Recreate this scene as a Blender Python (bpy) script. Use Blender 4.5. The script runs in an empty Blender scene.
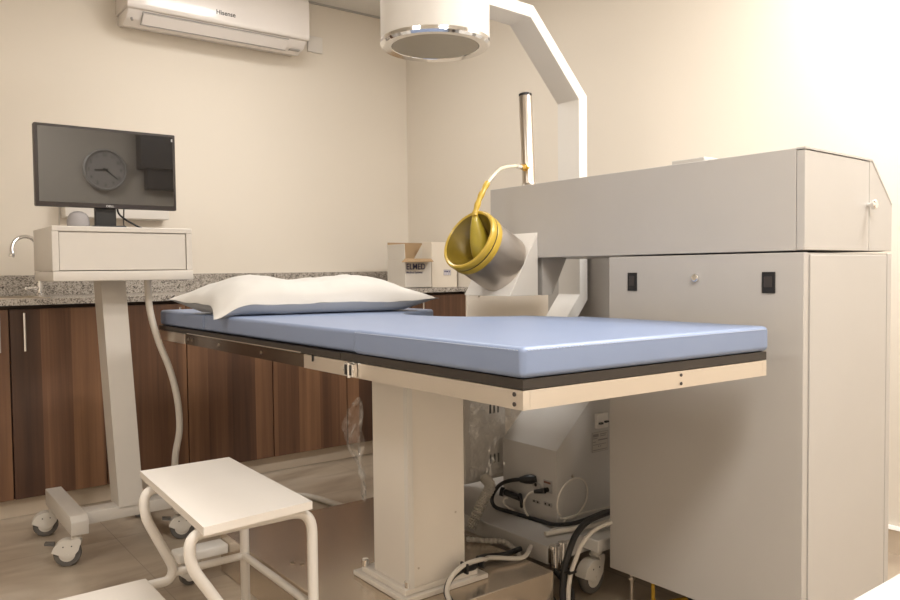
import bpy, bmesh, math, random
from mathutils import Vector, Matrix, noise
random.seed(7)
S = bpy.context.scene
COL = S.collection
PI = math.pi

# ------------------------------------------------------------------ helpers
def V(*a): return Vector(a)

class MB:
    """collects shapes, then links them as one mesh object"""
    def __init__(s): s.bm = bmesh.new()
    def box(s, a, b, bev=0.0, seg=2):
        x0, y0, z0 = [min(p, q) for p, q in zip(a, b)]; x1, y1, z1 = [max(p, q) for p, q in zip(a, b)]
        vs = [s.bm.verts.new(p) for p in ((x0,y0,z0),(x1,y0,z0),(x1,y1,z0),(x0,y1,z0),(x0,y0,z1),(x1,y0,z1),(x1,y1,z1),(x0,y1,z1))]
        fs = [s.bm.faces.new([vs[i] for i in f]) for f in ((3,2,1,0),(4,5,6,7),(0,1,5,4),(1,2,6,5),(2,3,7,6),(3,0,4,7))]
        if bev > 0:
            es = list({e for f in fs for e in f.edges})
            bmesh.ops.bevel(s.bm, geom=es, offset=bev, segments=seg, affect='EDGES', profile=0.5, clamp_overlap=True)
        return s
    def hexa(s, pts):
        vs = [s.bm.verts.new(p) for p in pts]
        for f in ((3,2,1,0),(4,5,6,7),(0,1,5,4),(1,2,6,5),(2,3,7,6),(3,0,4,7)): s.bm.faces.new([vs[i] for i in f])
        return s
    def prism(s, poly, axis, t0, t1, bev=0.0, seg=2):
        """poly: 2D points; axis 0: (y,z), 1: (x,z), 2: (x,y)"""
        def P(p, t):
            return (t,p[0],p[1]) if axis == 0 else ((p[0],t,p[1]) if axis == 1 else (p[0],p[1],t))
        a = [s.bm.verts.new(P(p, t0)) for p in poly]; b = [s.bm.verts.new(P(p, t1)) for p in poly]
        n = len(poly); fs = []
        fs.append(s.bm.faces.new(a)); fs.append(s.bm.faces.new(b[::-1]))
        for i in range(n): fs.append(s.bm.faces.new([a[i], b[i], b[(i+1)%n], a[(i+1)%n]]))
        bmesh.ops.recalc_face_normals(s.bm, faces=fs)
        if bev > 0:
            es = list({e for f in fs for e in f.edges})
            bmesh.ops.bevel(s.bm, geom=es, offset=bev, segments=seg, affect='EDGES', profile=0.5, clamp_overlap=True)
        return s
    def lathe(s, prof, o=(0,0,0), ax=(0,0,1), n=32, cap=True, rs=1.0):
        """prof: list of (radius, height) along axis ax from o"""
        prof = [(r*rs, h) for r, h in prof]
        ax = Vector(ax).normalized(); q = ax.to_track_quat('Z', 'Y'); o = Vector(o)
        rings = []
        for r, h in prof:
            if r < 1e-6: rings.append([s.bm.verts.new(o + q @ V(0,0,h))])
            else: rings.append([s.bm.verts.new(o + q @ V(r*math.cos(2*PI*i/n), r*math.sin(2*PI*i/n), h)) for i in range(n)])
        fs = []
        for A, B in zip(rings, rings[1:]):
            for i in range(n):
                j = (i+1) % n
                if len(A) == 1 and len(B) == 1: break
                if len(A) == 1: fs.append(s.bm.faces.new([A[0], B[i], B[j]]))
                elif len(B) == 1: fs.append(s.bm.faces.new([A[i], B[0], A[j]]))
                else: fs.append(s.bm.faces.new([A[i], B[i], B[j], A[j]]))
        if cap:
            if len(rings[0]) > 1: fs.append(s.bm.faces.new(rings[0]))
            if len(rings[-1]) > 1: fs.append(s.bm.faces.new(rings[-1][::-1]))
        bmesh.ops.recalc_face_normals(s.bm, faces=fs)
        return s
    def cyl(s, a, b, r, r2=None, n=20):
        a, b = Vector(a), Vector(b); L = (b-a).length
        return s.lathe([(r,0),(r if r2 is None else r2,L)], a, b-a, n)
    def tube(s, pts, r, n=10, sub=8, closed=False, rfun=None, smooth=True):
        pts = [Vector(p) for p in pts]
        P = catmull(pts, sub, closed) if smooth else pts
        m = len(P); rings = []; up = None
        for i, p in enumerate(P):
            if closed: t = P[(i+1)%m] - P[i-1]
            else: t = P[min(i+1,m-1)] - P[max(i-1,0)]
            t.normalize()
            if up is None:
                up = V(0,0,1) if abs(t.z) < 0.9 else V(1,0,0)
            side = t.cross(up); side.normalize(); up = side.cross(t); up.normalize()
            rr = rfun(i/(m-1), i) if rfun else r
            rings.append([s.bm.verts.new(p + rr*(math.cos(2*PI*k/n)*side + math.sin(2*PI*k/n)*up)) for k in range(n)])
        prs = list(zip(rings, rings[1:])) + ([(rings[-1], rings[0])] if closed else [])
        fs = []
        for A, B in prs:
            for k in range(n): fs.append(s.bm.faces.new([A[k], A[(k+1)%n], B[(k+1)%n], B[k]]))
        if not closed:
            fs.append(s.bm.faces.new(rings[0][::-1])); fs.append(s.bm.faces.new(rings[-1]))
        bmesh.ops.recalc_face_normals(s.bm, faces=fs)
        return s
    def sphere(s, c, r, n=16, sc=(1,1,1)):
        m = Matrix.Translation(c) @ Matrix.Diagonal((sc[0]*r, sc[1]*r, sc[2]*r, 1))
        bmesh.ops.create_uvsphere(s.bm, u_segments=n, v_segments=max(6, n//2), radius=1, matrix=m); return s
    def quad(s, *p): s.bm.faces.new([s.bm.verts.new(q) for q in p]); return s
    def build(s, name, mat, parent=None, smooth=True, angle=35, kind=None, label=None):
        me = bpy.data.meshes.new(name); s.bm.normal_update(); s.bm.to_mesh(me); s.bm.free()
        o = bpy.data.objects.new(name, me); COL.objects.link(o)
        me.materials.append(mat)
        if smooth:
            try: me.shade_auto_smooth
            except AttributeError: pass
            for p in me.polygons: p.use_smooth = True
            me.set_sharp_from_angle(angle=math.radians(angle))
        if parent is not None:
            o.parent = parent
            o.matrix_parent_inverse = parent_world(parent).inverted()
        if kind: o['kind'] = kind
        if label: o['label'] = label
        return o

def parent_world(p):
    m = p.matrix_basis.copy()
    if p.parent is not None: m = parent_world(p.parent) @ p.matrix_parent_inverse @ m
    return m

def catmull(P, sub, closed=False):
    out = []; n = len(P)
    rng = range(n) if closed else range(n-1)
    for i in rng:
        p1, p2 = P[i], P[(i+1)%n]
        p0 = P[i-1] if (closed or i > 0) else p1*2 - p2
        p3 = P[(i+2)%n] if (closed or i+2 < n) else p2*2 - p1
        for k in range(sub):
            t = k/sub
            out.append(0.5*((2*p1) + (p2-p0)*t + (2*p0-5*p1+4*p2-p3)*t*t + (3*p1-p0-3*p2+p3)*t**3))
    if not closed: out.append(P[-1].copy())
    return out

def fillet(pts, r, seg=8):
    """polyline with rounded corners, for bent metal tube"""
    pts = [Vector(p) for p in pts]; out = [pts[0]]
    for a, b, c in zip(pts, pts[1:], pts[2:]):
        d1 = (a-b).normalized(); d2 = (c-b).normalized()
        rr = min(r, (a-b).length*.49, (c-b).length*.49)
        p, q = b + d1*rr, b + d2*rr
        for k in range(seg+1):
            t = k/seg
            out.append(p*(1-t)**2 + b*2*t*(1-t) + q*t*t)
    out.append(pts[-1]); return out

def thing(name, label, cat, loc=(0,0,0), group=None):
    o = bpy.data.objects.new(name, None); COL.objects.link(o); o.location = loc
    o.empty_display_size = .1
    o['label'] = label; o['category'] = cat
    if group: o['group'] = group
    return o
def tag(o, label, cat, group=None):
    o['label'] = label; o['category'] = cat
    if group: o['group'] = group
    return o

def text_mesh(txt, size, mat_, parent, name, M, bold=0.0, depth=.0006, align='LEFT', xs=1.0):
    cu = bpy.data.curves.new(name, 'FONT'); cu.body = txt; cu.size = size; cu.extrude = depth; cu.offset = bold
    cu.align_x = align
    t = bpy.data.objects.new(name, cu); COL.objects.link(t)
    dg = bpy.context.evaluated_depsgraph_get(); dg.update()
    me = bpy.data.meshes.new_from_object(t.evaluated_get(dg))
    bpy.data.objects.remove(t); bpy.data.curves.remove(cu)
    me.transform(M @ Matrix.Diagonal((xs,1,1,1)))
    o = bpy.data.objects.new(name, me); COL.objects.link(o)
    me.materials.clear(); me.materials.append(mat_)
    if parent is not None:
        o.parent = parent; o.matrix_parent_inverse = parent_world(parent).inverted()
    return o
FACE_NY = Matrix(((1,0,0,0),(0,0,-1,0),(0,1,0,0),(0,0,0,1)))      # text standing up, read from -Y
FACE_NX = Matrix(((0,0,-1,0),(-1,0,0,0),(0,1,0,0),(0,0,0,1)))     # text standing up, read from -X
def at(M, x, y, z): return Matrix.Translation((x,y,z)) @ M

# ------------------------------------------------------------------ materials
def mat(name, col, rough=.5, metal=0.0, spec=.5, noise_amt=0.0, noise_scale=8, bump=0.0, bump_scale=60, trans=0, coat=0, alpha=1, ior=1.45):
    m = bpy.data.materials.new(name); m.use_nodes = True
    nt = m.node_tree; b = nt.nodes['Principled BSDF']
    b.inputs['Base Color'].default_value = (*col, 1); b.inputs['Roughness'].default_value = rough
    b.inputs['Metallic'].default_value = metal; b.inputs['Specular IOR Level'].default_value = spec
    b.inputs['Transmission Weight'].default_value = trans; b.inputs['Coat Weight'].default_value = coat
    b.inputs['Alpha'].default_value = alpha; b.inputs['IOR'].default_value = ior
    tc = nt.nodes.new('ShaderNodeTexCoord')
    n = nt.nodes.new('ShaderNodeTexNoise'); n.inputs['Scale'].default_value = noise_scale; n.inputs['Detail'].default_value = 4
    nt.links.new(tc.outputs['Object'], n.inputs['Vector'])
    mx = nt.nodes.new('ShaderNodeMix'); mx.data_type = 'RGBA'
    k = noise_amt if noise_amt else .03
    mx.inputs['A'].default_value = (*[c*(1-k) for c in col], 1); mx.inputs['B'].default_value = (*[min(1, c*(1+k)) for c in col], 1)
    nt.links.new(n.outputs['Fac'], mx.inputs['Factor']); nt.links.new(mx.outputs['Result'], b.inputs['Base Color'])
    if bump:
        n2 = nt.nodes.new('ShaderNodeTexNoise'); n2.inputs['Scale'].default_value = bump_scale; n2.inputs['Detail'].default_value = 3
        nt.links.new(tc.outputs['Object'], n2.inputs['Vector'])
        bp = nt.nodes.new('ShaderNodeBump'); bp.inputs['Strength'].default_value = bump; bp.inputs['Distance'].default_value = .002
        nt.links.new(n2.outputs['Fac'], bp.inputs['Height']); nt.links.new(bp.outputs['Normal'], b.inputs['Normal'])
    return m

def ramp(nt, stops):
    r = nt.nodes.new('ShaderNodeValToRGB'); e = r.color_ramp.elements
    while len(e) < len(stops): e.new(.5)
    for q, (p, c) in zip(e, stops): q.position = p; q.color = (*c, 1)
    return r

def mat_wood():
    m = bpy.data.materials.new('walnut_laminate'); m.use_nodes = True; nt = m.node_tree; L = nt.links.new
    b = nt.nodes['Principled BSDF']; b.inputs['Roughness'].default_value = .45
    tc = nt.nodes.new('ShaderNodeTexCoord')
    sx = nt.nodes.new('ShaderNodeSeparateXYZ'); L(tc.outputs['Object'], sx.inputs[0])
    mul = nt.nodes.new('ShaderNodeMath'); mul.operation = 'MULTIPLY'; mul.inputs[1].default_value = 8.6; L(sx.outputs['X'], mul.inputs[0])
    fl = nt.nodes.new('ShaderNodeMath'); fl.operation = 'FLOOR'; L(mul.outputs[0], fl.inputs[0])
    wn = nt.nodes.new('ShaderNodeTexWhiteNoise'); wn.noise_dimensions = '1D'; L(fl.outputs[0], wn.inputs['W'])
    mp = nt.nodes.new('ShaderNodeMapping'); mp.inputs['Scale'].default_value = (16, 2, .55); L(tc.outputs['Object'], mp.inputs['Vector'])
    n1 = nt.nodes.new('ShaderNodeTexNoise'); n1.inputs['Scale'].default_value = 1; n1.inputs['Detail'].default_value = 5; n1.inputs['Distortion'].default_value = .5
    L(mp.outputs[0], n1.inputs['Vector'])
    mp2 = nt.nodes.new('ShaderNodeMapping'); mp2.inputs['Scale'].default_value = (120, 8, 2.5); L(tc.outputs['Object'], mp2.inputs['Vector'])
    n2 = nt.nodes.new('ShaderNodeTexNoise'); n2.inputs['Scale'].default_value = 1; n2.inputs['Detail'].default_value = 3; L(mp2.outputs[0], n2.inputs['Vector'])
    a1 = nt.nodes.new('ShaderNodeMath'); a1.operation = 'MULTIPLY_ADD'; a1.inputs[1].default_value = .42; L(wn.outputs['Value'], a1.inputs[0])
    a2 = nt.nodes.new('ShaderNodeMath'); a2.operation = 'MULTIPLY'; a2.inputs[1].default_value = .75; L(n1.outputs['Fac'], a2.inputs[0]); L(a2.outputs[0], a1.inputs[2])
    a3 = nt.nodes.new('ShaderNodeMath'); a3.operation = 'MULTIPLY_ADD'; a3.inputs[1].default_value = .22; L(n2.outputs['Fac'], a3.inputs[0]); L(a1.outputs[0], a3.inputs[2])
    r = ramp(nt, [(.28, (.034,.015,.008)), (.55, (.078,.035,.018)), (.75, (.135,.064,.032)), (1.0, (.24,.122,.06))])
    L(a3.outputs[0], r.inputs['Fac']); L(r.outputs['Color'], b.inputs['Base Color'])
    return m

def mat_granite():
    m = bpy.data.materials.new('speckled_granite'); m.use_nodes = True; nt = m.node_tree; L = nt.links.new
    b = nt.nodes['Principled BSDF']; b.inputs['Roughness'].default_value = .25
    tc = nt.nodes.new('ShaderNodeTexCoord')
    v = nt.nodes.new('ShaderNodeTexVoronoi'); v.inputs['Scale'].default_value = 230; L(tc.outputs['Object'], v.inputs['Vector'])
    n = nt.nodes.new('ShaderNodeTexNoise'); n.inputs['Scale'].default_value = 40; n.inputs['Detail'].default_value = 3; L(tc.outputs['Object'], n.inputs['Vector'])
    sp = nt.nodes.new('ShaderNodeSeparateColor'); L(v.outputs['Color'], sp.inputs[0])
    ad = nt.nodes.new('ShaderNodeMath'); ad.operation = 'MULTIPLY_ADD'; ad.inputs[1].default_value = .6; L(n.outputs['Fac'], ad.inputs[0])
    h = nt.nodes.new('ShaderNodeMath'); h.operation = 'MULTIPLY'; h.inputs[1].default_value = .7; L(sp.outputs['Red'], h.inputs[0]); L(h.outputs[0], ad.inputs[2])
    r = ramp(nt, [(.28, (.06,.05,.045)), (.42, (.20,.175,.15)), (.6, (.36,.32,.28)), (.9, (.50,.455,.40))])
    L(ad.outputs[0], r.inputs['Fac']); L(r.outputs['Color'], b.inputs['Base Color'])
    return m

def mat_tile():
    m = bpy.data.materials.new('beige_stone_tile'); m.use_nodes = True; nt = m.node_tree; L = nt.links.new
    b = nt.nodes['Principled BSDF']; b.inputs['Roughness'].default_value = .32
    tc = nt.nodes.new('ShaderNodeTexCoord')
    mp = nt.nodes.new('ShaderNodeMapping'); mp.inputs['Scale'].default_value = (1.4, 3.6, 2); mp.inputs['Rotation'].default_value = (0,0,-.12); L(tc.outputs['Object'], mp.inputs['Vector'])
    n = nt.nodes.new('ShaderNodeTexNoise'); n.inputs['Scale'].default_value = 1.6; n.inputs['Detail'].default_value = 7; n.inputs['Distortion'].default_value = .9; L(mp.outputs[0], n.inputs['Vector'])
    r = ramp(nt, [(.32, (.29,.225,.165)), (.5, (.40,.325,.245)), (.7, (.50,.425,.34))])
    L(n.outputs['Fac'], r.inputs['Fac'])
    br = nt.nodes.new('ShaderNodeTexBrick'); br.offset = 0; br.inputs['Scale'].default_value = 1
    br.inputs['Brick Width'].default_value = .6; br.inputs['Row Height'].default_value = .6; br.inputs['Mortar Size'].default_value = .0016
    mp2 = nt.nodes.new('ShaderNodeMapping'); mp2.inputs['Location'].default_value = (-.135, -.06, 0); L(tc.outputs['Object'], mp2.inputs['Vector']); L(mp2.outputs[0], br.inputs['Vector'])
    mx = nt.nodes.new('ShaderNodeMix'); mx.data_type = 'RGBA'; mx.inputs['B'].default_value = (.25,.2,.15,1)
    L(r.outputs['Color'], mx.inputs['A']); L(br.outputs['Fac'], mx.inputs['Factor']); L(mx.outputs['Result'], b.inputs['Base Color'])
    return m

def mat_screen():
    m = bpy.data.materials.new('glossy_screen_glass'); m.use_nodes = True; nt = m.node_tree; L = nt.links.new
    b = nt.nodes['Principled BSDF']; b.inputs['Base Color'].default_value = (.018,.015,.013,1); b.inputs['Roughness'].default_value = .4; b.inputs['Specular IOR Level'].default_value = .1
    g = nt.nodes.new('ShaderNodeBsdfGlossy'); g.inputs['Roughness'].default_value = .015; g.inputs['Color'].default_value = (.9,.9,.9,1)
    mix = nt.nodes.new('ShaderNodeMixShader'); mix.inputs[0].default_value = .08
    L(b.outputs[0], mix.inputs[1]); L(g.outputs[0], mix.inputs[2]); L(mix.outputs[0], nt.nodes['Material Output'].inputs[0])
    return m

def mat_film():
    m = bpy.data.materials.new('clear_plastic_film'); m.use_nodes = True; nt = m.node_tree; L = nt.links.new
    nt.nodes.remove(nt.nodes['Principled BSDF'])
    t = nt.nodes.new('ShaderNodeBsdfTransparent'); g = nt.nodes.new('ShaderNodeBsdfGlossy'); g.inputs['Roughness'].default_value = .12
    d = nt.nodes.new('ShaderNodeBsdfDiffuse'); d.inputs['Color'].default_value = (.8,.78,.74,1)
    m1 = nt.nodes.new('ShaderNodeMixShader'); m1.inputs[0].default_value = .45; L(g.outputs[0], m1.inputs[1]); L(d.outputs[0], m1.inputs[2])
    tc = nt.nodes.new('ShaderNodeTexCoord'); n = nt.nodes.new('ShaderNodeTexNoise'); n.inputs['Scale'].default_value = 22; n.inputs['Detail'].default_value = 3; n.inputs['Distortion'].default_value = 1.2
    L(tc.outputs['Object'], n.inputs['Vector'])
    r = ramp(nt, [(.40, (.08,.08,.08)), (.75, (.42,.42,.42))]); L(n.outputs['Fac'], r.inputs['Fac'])
    mix = nt.nodes.new('ShaderNodeMixShader'); L(r.outputs['Color'], mix.inputs[0]); L(t.outputs[0], mix.inputs[1]); L(m1.outputs[0], mix.inputs[2])
    L(mix.outputs[0], nt.nodes['Material Output'].inputs[0])
    return m

def mat_emit(name, col, s):
    m = bpy.data.materials.new(name); m.use_nodes = True; nt = m.node_tree
    b = nt.nodes['Principled BSDF']; b.inputs['Base Color'].default_value = (.8,.8,.8,1)
    b.inputs['Emission Color'].default_value = (*col,1); b.inputs['Emission Strength'].default_value = s
    return m

M = dict(
    wall=mat('cream_wall_paint', (.755,.69,.60), .75, spec=.25, noise_amt=.012, noise_scale=2, bump=.05, bump_scale=120),
    ceil=mat('ceiling_paint', (.74,.71,.66), .8, spec=.2),
    cornice=mat('grey_trim', (.42,.40,.37), .7),
    wood=mat_wood(), granite=mat_granite(), tile=mat_tile(),
    kick=mat('kick_tile', (.60,.50,.39), .35, noise_amt=.18, noise_scale=6),
    carcass=mat('dark_carcass', (.035,.018,.011), .6),
    steel=mat('brushed_stainless', (.56,.50,.43), .30, 1.0, noise_amt=.06, noise_scale=5),
    cover=mat('satin_stainless_cover', (.62,.53,.43), .20, .75, noise_amt=.10, noise_scale=4),
    chrome=mat('chrome', (.80,.79,.78), .08, 1.0),
    rail=mat('polished_rail', (.80,.745,.68), .30, 1.0, noise_amt=.02),
    railreflect=mat('rail_dark_reflection', (.13,.095,.07), .2, .8),  # dark brown stands for the cupboards mirrored in the polished rail
    board=mat('black_board', (.035,.028,.023), .42),
    paint=mat('warm_grey_enamel', (.465,.44,.412), .42, spec=.4, bump=.04, bump_scale=300),
    bodyp=mat('pale_grey_enamel', (.52,.495,.465), .42, spec=.4),
    paintw=mat('off_white_enamel', (.72,.69,.645), .35, spec=.5, bump=.03, bump_scale=300),
    cartp=mat('light_grey_enamel', (.54,.50,.45), .4, spec=.45, bump=.03, bump_scale=300),
    colp=mat('cream_column_enamel', (.76,.705,.635), .38, spec=.45),
    stool=mat('white_laminate', (.72,.67,.61), .28, spec=.5),
    tube=mat('white_tube_enamel', (.70,.66,.61), .3, spec=.5),
    creampanel=mat('cream_panel', (.82,.74,.64), .5),
    blue=mat('blue_vinyl', (.212,.264,.392), .40, spec=.45, bump=.10, bump_scale=420),
    thread=mat('white_thread', (.40,.44,.53), .7),
    linen=mat('white_cotton', (.57,.545,.51), .85, spec=.15, bump=.15, bump_scale=500),
    linenshade=mat('shaded_cotton_underside', (.33,.35,.39), .8, spec=.2, bump=.15, bump_scale=500),  # shade and blue bounce from the couch put into the underside colour
    black=mat('black_plastic', (.016,.015,.015), .38), bezel=mat('monitor_bezel', (.045,.037,.035), .35),
    rubber=mat('black_cable_rubber', (.012,.011,.011), .45), greyrub=mat('grey_wheel_rubber', (.11,.10,.09), .6),
    castp=mat('white_nylon', (.62,.58,.52), .4), greyp=mat('grey_plastic', (.36,.34,.32), .5),
    fabric=mat('grey_mesh_fabric', (.33,.31,.31), .9, bump=.3, bump_scale=600),
    cable=mat('white_cable', (.62,.575,.51), .45), hose=mat('grey_corrugated_hose', (.42,.385,.335), .5),
    yellow=mat('yellow_rubber', (.50,.335,.045), .34, noise_amt=.12, noise_scale=25, coat=.15),
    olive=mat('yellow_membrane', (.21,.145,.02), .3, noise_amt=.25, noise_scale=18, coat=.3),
    tablew=mat('white_table_laminate', (.46,.445,.42), .35),
    neck=mat('yellow_green_rubber', (.42,.32,.035), .32, noise_amt=.2, noise_scale=30, coat=.25), shocksteel=mat('satin_steel_drum', (.66,.61,.56), .40, 1.0, noise_amt=.05, noise_scale=6),
    brass=mat('brass', (.72,.48,.12), .22, 1.0), clear=mat('clear_tube', (.60,.55,.42), .2, coat=.3),
    glass=mat('detector_face', (.30,.26,.19), .22, spec=.6), teal=mat('teal_reflection_sticker', (.24,.50,.52), .4),
    card=mat('brown_cardboard', (.40,.27,.15), .8, noise_amt=.08), cardw=mat('white_cardboard', (.64,.59,.52), .75),
    cardc=mat('cream_cardboard', (.74,.66,.55), .75), ink=mat('navy_ink', (.05,.05,.13), .6), label=mat('paper_label', (.62,.58,.60), .6),
    acw=mat('glossy_white_plastic', (.80,.75,.71), .22, coat=.3), dark=mat('dark_gap', (.02,.018,.016), .7), greyink=mat('grey_ink', (.25,.23,.22), .5),
    silver=mat('silver_print', (.55,.55,.55), .4), plate=mat('nameplate', (.50,.46,.41), .5), red=mat('red_brown', (.16,.06,.04), .5),
    yellowc=mat('yellow_cable', (.55,.33,.03), .5), clockw=mat('clock_dial', (.55,.52,.49), .5), clockrim=mat('clock_rim', (.62,.60,.57), .3),
    film=mat_film(), screen=mat_screen(), bulb=mat_emit('lamp_diffuser', (1,.97,.92), 2.5), white=mat('white_plastic', (.76,.72,.67), .4),
)

# ------------------------------------------------------------------ the setting
XL, XR, YN, YF, ZC = -1.35, 2.835, -0.95, 4.15, 2.592
MB().box((XL-.1,YN-.1,-.1),(XR+.1,YF+.1,0)).build('floor', M['tile'], smooth=False, kind='structure')
MB().box((XL-.1,YN-.1,ZC),(XR+.1,YF+.1,ZC+.1)).build('ceiling', M['ceil'], smooth=False, kind='structure')
MB().box((XL-.1,YF,0),(XR+.1,YF+.1,ZC)).build('wall_far', M['wall'], smooth=False, kind='structure')
MB().box((XR,YN-.1,0),(XR+.1,YF,ZC)).build('wall_right', M['wall'], smooth=False, kind='structure')
MB().box((XL-.1,YN-.1,0),(XL,YF,ZC)).build('wall_left', M['wall'], smooth=False, kind='structure')
MB().box((XL,YN-.1,0),(XR,YN,ZC)).build('wall_near', M['wall'], smooth=False, kind='structure')
b = MB(); b.box((XR-.016,YN,0),(XR-.0005,3.53,.085)); b.build('baseboard_right', M['kick'], smooth=False, kind='structure')
MB().prism([(XR-.022,.085),(XR-.001,.085),(XR-.001,.095),(XR-.016,.095)], 1, YN, 3.53).build('trim_1', M['white'], smooth=False, kind='structure')
MB().box((.0,3.60,0),(XR-.001,3.66,.080)).build('trim_2', M['kick'], smooth=False, kind='structure')
MB().box((XL,YF-.012,ZC-.010),(XR,YF-.0005,ZC-.0005)).build('trim_3', M['cornice'], smooth=False, kind='structure')

# ------------------------------------------------------------------ fitted cupboards and worktop
YC = 3.55
def cupboard(x0, x1, doors, label):
    t = thing('base_cabinet', label, 'cabinet', ((x0+x1)/2, 3.8, 0), 'fitted cupboards under the granite worktop')
    MB().box((x0+.001,YC+.021,.081),(x1-.001,YF-.002,.874)).build('body', M['carcass'], t, smooth=False)
    for (a, b_, hx) in doors:
        d = MB().box((a+.0022,YC,.083),(b_-.0022,YC+.019,.860), .0012, 1).build('door', M['wood'], t, smooth=False)
        h = MB().cyl((hx,YC-.026,.690),(hx,YC-.026,.846), .0055, n=12)
        for z in (.705,.831): h.cyl((hx,YC-.026,z),(hx,YC,z), .004, n=8)
        h.build('handle', M['chrome'], d, label='slim vertical chrome bar handle')
cupboard(.05, .825, [(.05,.469,.430),(.469,.825,.520)], 'walnut cupboard under the sink, left of and behind the monitor cart')
cupboard(.825, 1.603, [(.825,1.182,1.148),(1.182,1.603,1.216)], 'walnut double cupboard behind and just right of the monitor cart column')
cupboard(1.603, 2.021, [(1.603,2.021,1.985)], 'walnut single-door cupboard seen under the middle of the blue couch')
cupboard(2.021, XR-.002, [(2.021,2.44,2.402),(2.44,XR-.003,2.505)], 'walnut double cupboard in the corner beneath the cartons')

wt = thing('worktop', 'grey speckled granite worktop along the far wall with upstand', 'worktop', (1.4,3.84,.877))
w = MB(); w.box((.0,3.525,.8765),(.22,YF-.002,.901)).box((.22,3.525,.8765),(.62,3.63,.901)).box((.22,3.98,.8765),(.62,YF-.002,.901)).box((.62,3.525,.8765),(XR-.001,YF-.002,.901))
w.build('slab', M['granite'], wt, smooth=False)
MB().box((.0,YF-.022,.9012),(XR-.002,YF-.001,.997), .001, 1).build('upstand', M['granite'], wt, smooth=False)
sk = MB(); sk.box((.205,3.615,.9012),(.635,3.637,.9045)).box((.205,3.975,.9012),(.635,3.995,.9045)).box((.205,3.637,.9012),(.232,3.975,.9045)).box((.608,3.637,.9012),(.635,3.975,.9045))
for a, b_ in (((.232,3.637),(.236,3.975)),((.604,3.637),(.608,3.975)),((.236,3.637),(.604,3.641)),((.236,3.971),(.604,3.975))):
    sk.box((*a,.88),(*b_,.9015))
sk.box((.236,3.641,.88),(.604,3.971,.883))
tag(sk.build('sink', M['steel'], smooth=False), 'stainless sink set in the granite worktop at the far left', 'sink')
fa = thing('faucet', 'chrome gooseneck tap arching beside the cart at far left', 'tap', (.665,4.04,.901))
MB().lathe([(.024,0),(.024,.008),(.014,.014),(.014,.06)], (.665,4.04,.9012), n=20).build('base', M['chrome'], fa)
pts = [(.665,4.04,.955),(.665,4.04,1.06)]
for k in range(0, 11):
    a = PI*k/10*1.05
    c = .0635
    pts.append((.665-c+c*math.cos(a), 4.04-.12*k/10, 1.105+.070*math.sin(a)))
MB().tube(pts, .0095, n=14, sub=5).build('spout', M['chrome'], fa)
e = Vector(pts[-1]); MB().lathe([(.011,0),(.0125,.003),(.0125,.014),(.010,.017)], e-V(0.004,0,.014), V(.25,0,1), n=16).build('aerator', M['chrome'], fa)
MB().cyl((.652,4.03,.938),(.600,4.0,.9365), .0085, .0065, n=14).sphere((.600,4.0,.9365), .0075, 10).build('lever', M['chrome'], fa)

# ------------------------------------------------------------------ air conditioner
ac = thing('air_conditioner', 'white split air conditioner high on the far wall', 'air conditioner', (1.52,4.15,2.26))
def xz_body(prof, x0, x1, bev): return MB().prism(prof, 0, x0, x1, bev, 3)
xz_body([(YF-.001,2.252),(4.06,2.236),(3.992,2.252),(3.955,2.288),(3.955,2.30),(YF-.001,2.30)], 1.07, 2.028, .008).build('lower_housing', M['acw'], ac)
xz_body([(3.935,2.295),(3.928,2.31),(3.928,2.50),(3.945,2.53),(YF-.001,2.53),(YF-.001,2.302),(3.96,2.302),(3.948,2.292)], 1.062, 2.036, .006).build('front_panel', M['acw'], ac)
def acp(t, off=0.0):    # point on the slanting underside between front edge and belly
    a, b_ = Vector((0,3.955,2.288)), Vector((0,3.992,2.252)); n = Vector((0,-.7,-.72)); p = a.lerp(b_, t) + n*off; return p
lv = MB(); p0, p1 = acp(.12,.004), acp(1.25,.004)
lv.hexa([(1.145,*p0.yz),(1.915,*p0.yz),(1.915,*p1.yz),(1.145,*p1.yz)] + [(1.145,*(acp(.12,.009)).yz),(1.915,*(acp(.12,.009)).yz),(1.915,*(acp(1.25,.009)).yz),(1.145,*(acp(1.25,.009)).yz)])
lv.build('louver', M['acw'], ac, smooth=False)
q0, q1 = acp(.02,.003), acp(1.36,.003)
g = MB(); g.box((1.14,q0.y-.001,q0.z-.001),(1.92,q0.y+.004,q0.z+.003)).box((1.14,q1.y-.003,q1.z-.0035),(1.92,q1.y+.002,q1.z+.001))
g.tube([(1.141,*acp(.02,.006).yz),(1.141,*acp(1.36,.006).yz)], .0022, n=6, smooth=False)
for x in (1.17,1.53,1.76): g.box((x,q1.y-.006,q1.z-.006),(x+.018,q1.y,q1.z))
g.build('louver_gap', M['greyp'], ac, smooth=False)
MB().box((1.945,3.99,2.244),(2.005,4.02,2.250)).build('vent_grille', M['greyp'], ac, smooth=False)
MB().cyl((1.095,3.985,2.255),(1.095,3.975,2.243),.006,n=10).build('screw_cap', M['greyp'], ac)
text_mesh('Hisense', .033, M['bezel'], ac, 'logo', at(FACE_NY, 1.50, 3.9275, 2.338), .0004)
tag(MB().box((2.13,YF-.012,2.297),(2.228,YF-.0008,2.392), .004, 2).build('cover_plate', M['white']), 'small cream square wall plate beside the air conditioner', 'wall plate')

# ------------------------------------------------------------------ wall box behind the monitor
wb = thing('wall_box', 'white wall-mounted box half hidden behind the monitor', 'box', (1.03,YF,1.27))
MB().box((.785,YF-.10,1.276),(1.276,YF-.002,1.50), .006, 2).build('housing', M['white'], wb)
MB().cyl((1.17,YF-.101,1.345),(1.17,YF-.101,1.33),.004,n=8).build('indicator', M['black'], wb)
MB().tube([(.775,YF-.006,1.50),(.776,YF-.006,1.2),(.775,YF-.006,.998)], .003, n=6).build('cord', M['cable'], wb)

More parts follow.
